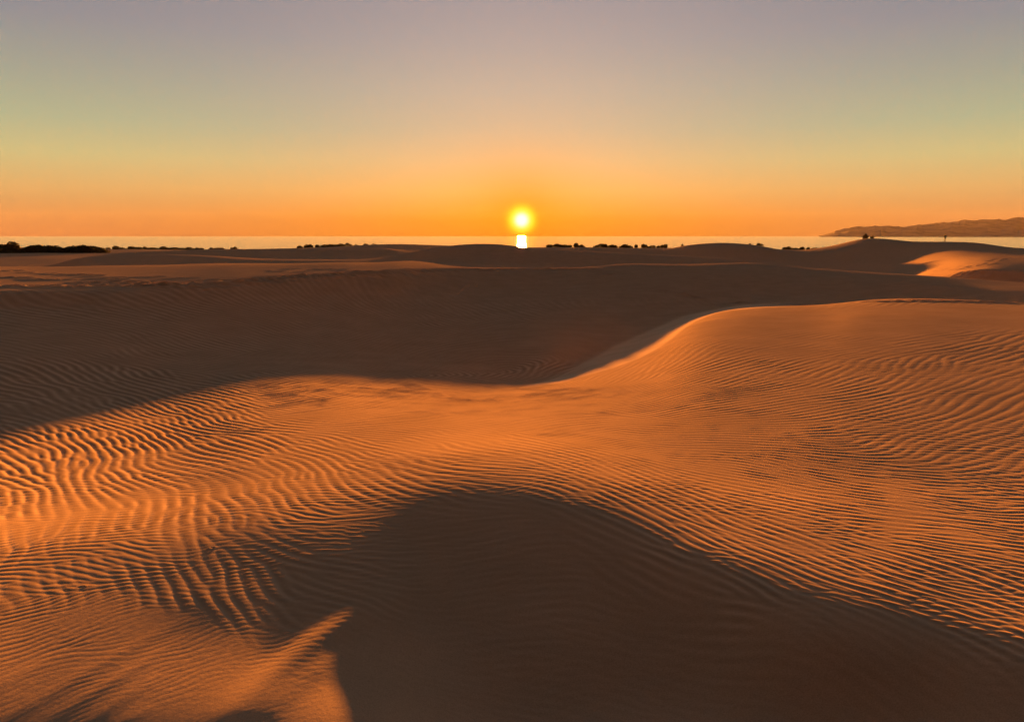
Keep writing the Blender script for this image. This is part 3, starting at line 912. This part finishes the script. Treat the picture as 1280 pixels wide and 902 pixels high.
x_, y_, _ = ray(1181, 300)
a = math.atan2(x_, y_)
pr = crest_r(1181, 150, 200)
wx, wy = pr * math.sin(a), pr * math.cos(a)
man = bpy.data.objects.new("person", None)
C.objects.link(man)
man.location = (wx, wy, ground(wx, wy) - .02)
man.rotation_euler = (0, 0, math.radians(-70))      # walking to the right and away, along the crest
tag(man, 'distant person in dark clothes walking along the top of the right hand dune', 'person')
# facing +Y, mid-stride, left foot forward
J = [((0, 0, .93), (.155, .115)), ((0, .01, 1.08), (.135, .10)), ((0, .03, 1.25), (.165, .115)), ((0, .045, 1.40), (.15, .095)), ((0, .055, 1.50), .055), ((0, .075, 1.57), .07), ((0, .09, 1.66), (.078, .095)), ((0, .09, 1.73), .055),
     ((-.17, .04, 1.42), .065), ((-.235, -.03, 1.17), .046), ((-.24, .06, .95), .034), ((-.24, .085, .89), .030),
     ((.17, .04, 1.42), .065), ((.235, .10, 1.18), .046), ((.225, .27, 1.03), .034), ((.22, .325, .99), .030),
     ((-.095, .02, .86), .092), ((-.10, .17, .50), .060), ((-.10, .21, .10), .042), ((-.10, .34, .045), .034),
     ((.095, .02, .86), .092), ((.10, -.02, .49), .060), ((.10, -.30, .16), .042), ((.10, -.25, .045), .034)]
E = [(0, 1), (1, 2), (2, 3), (3, 4), (4, 5), (5, 6), (6, 7), (3, 8), (8, 9), (9, 10), (10, 11), (3, 12), (12, 13), (13, 14), (14, 15),
     (0, 16), (16, 17), (17, 18), (18, 19), (0, 20), (20, 21), (21, 22), (22, 23)]
# nose and ears
b0 = len(J)
J += [((0, .175, 1.655), .016), ((-.085, .085, 1.655), .022), ((.085, .085, 1.655), .022)]
E += [(6, b0), (6, b0 + 1), (6, b0 + 2)]
# five separate, slightly curled fingers on each hand, rooted in the palm
for wrist, sx in ((11, -1), (15, 1)):
    p0 = Vector(J[wrist][0])
    d = (p0 - Vector(J[wrist - 1][0])).normalized()
    across = Vector((0, .9, .3)).normalized()
    for f in range(4):
        off = across * (f - 1.5) * .019
        L = (.075, .088, .082, .062)[f]
        b0 = len(J)
        J.append((tuple(p0 + off + d * .035), .010))
        J.append((tuple(p0 + off + d * (.035 + L * .55) + Vector((-sx * .008, 0, 0))), .008))
        J.append((tuple(p0 + off + d * (.035 + L) + Vector((-sx * .03, 0, 0))), .006))
        E += [(wrist, b0), (b0, b0 + 1), (b0 + 1, b0 + 2)]
    b0 = len(J)
    J.append((tuple(p0 + across * .04 + d * .02), .011))
    J.append((tuple(p0 + across * .055 + d * .06 + Vector((-sx * .012, 0, 0))), .008))
    E += [(wrist, b0), (b0, b0 + 1)]
skinned('body', J, E, skin_m, man, 2)
skinned('jacket', [((0, 0, .80), (.19, .145)), ((0, .01, 1.08), (.155, .12)), ((0, .03, 1.26), (.185, .135)), ((0, .045, 1.42), (.165, .112)), ((0, .055, 1.49), .075),
                   ((-.18, .04, 1.42), .082), ((-.238, -.03, 1.17), .062), ((-.24, .055, .965), .048), ((.18, .04, 1.42), .082), ((.238, .10, 1.18), .062), ((.225, .26, 1.035), .048)],
        [(0, 1), (1, 2), (2, 3), (3, 4), (3, 5), (5, 6), (6, 7), (3, 8), (8, 9), (9, 10)], cloth_m, man)
skinned('trousers', [((0, 0, 1.0), (.15, .115)), ((-.097, .02, .85), .112), ((-.10, .17, .50), .076), ((-.10, .21, .12), .06), ((.097, .02, .85), .112), ((.10, -.02, .49), .076), ((.10, -.29, .18), .06)],
        [(0, 1), (1, 2), (2, 3), (0, 4), (4, 5), (5, 6)], trouser_m, man)
skinned('hair', [((0, .045, 1.63), (.07, .06)), ((0, .06, 1.70), (.085, .085)), ((0, .08, 1.755), (.06, .075))], [(0, 1), (1, 2)], hair_m, man)
for s in (-1, 1):
    f0 = (-.10, .21, .10) if s < 0 else (.10, -.30, .16)
    f1 = (-.10, .34, .045) if s < 0 else (.10, -.25, .05)
    skinned('shoe', [(f0, .058), (tuple((f0[k] + f1[k]) / 2 - (.03 if k == 2 else 0) for k in range(3)), .052), (f1, (.05, .042))], [(0, 1), (1, 2)], cloth_m, man, 1)

# ------------------------------------------------------------------ sea air
HZ = 4.1e-6
hz_m, t = material("haze_air")
vol = t.n('ShaderNodeVolumePrincipled', {'Color': (0.95, 0.90, 0.86, 1), 'Density': HZ, 'Anisotropy': 0.0})
t.n('ShaderNodeOutputMaterial', {'Volume': vol.outputs[0]})
bm = bmesh.new()
bmesh.ops.create_cube(bm, size=1.0)
zb, zt = -6.0, 400.0
bmesh.ops.scale(bm, vec=(34000, 16500, zt - zb), verts=bm.verts)
bmesh.ops.translate(bm, vec=(0, 5250, (zt + zb) / 2), verts=bm.verts)
hm = bpy.data.meshes.new("haze")
bm.to_mesh(hm)
hm.materials.append(hz_m)
hz = bpy.data.objects.new("haze", hm)
C.objects.link(hz)
tag(hz, 'thin warm evening haze over the sea and dunes', 'haze', kind='stuff')


# ------------------------------------------------------------------ render settings
scene.view_settings.view_transform = 'Standard'
scene.view_settings.look = 'None'
scene.view_settings.exposure = EV
scene.view_settings.gamma = 1.0
scene.render.engine = 'CYCLES'
scene.cycles.use_denoising = True
scene.cycles.sample_clamp_indirect = 0.2
scene.cycles.max_bounces = 5
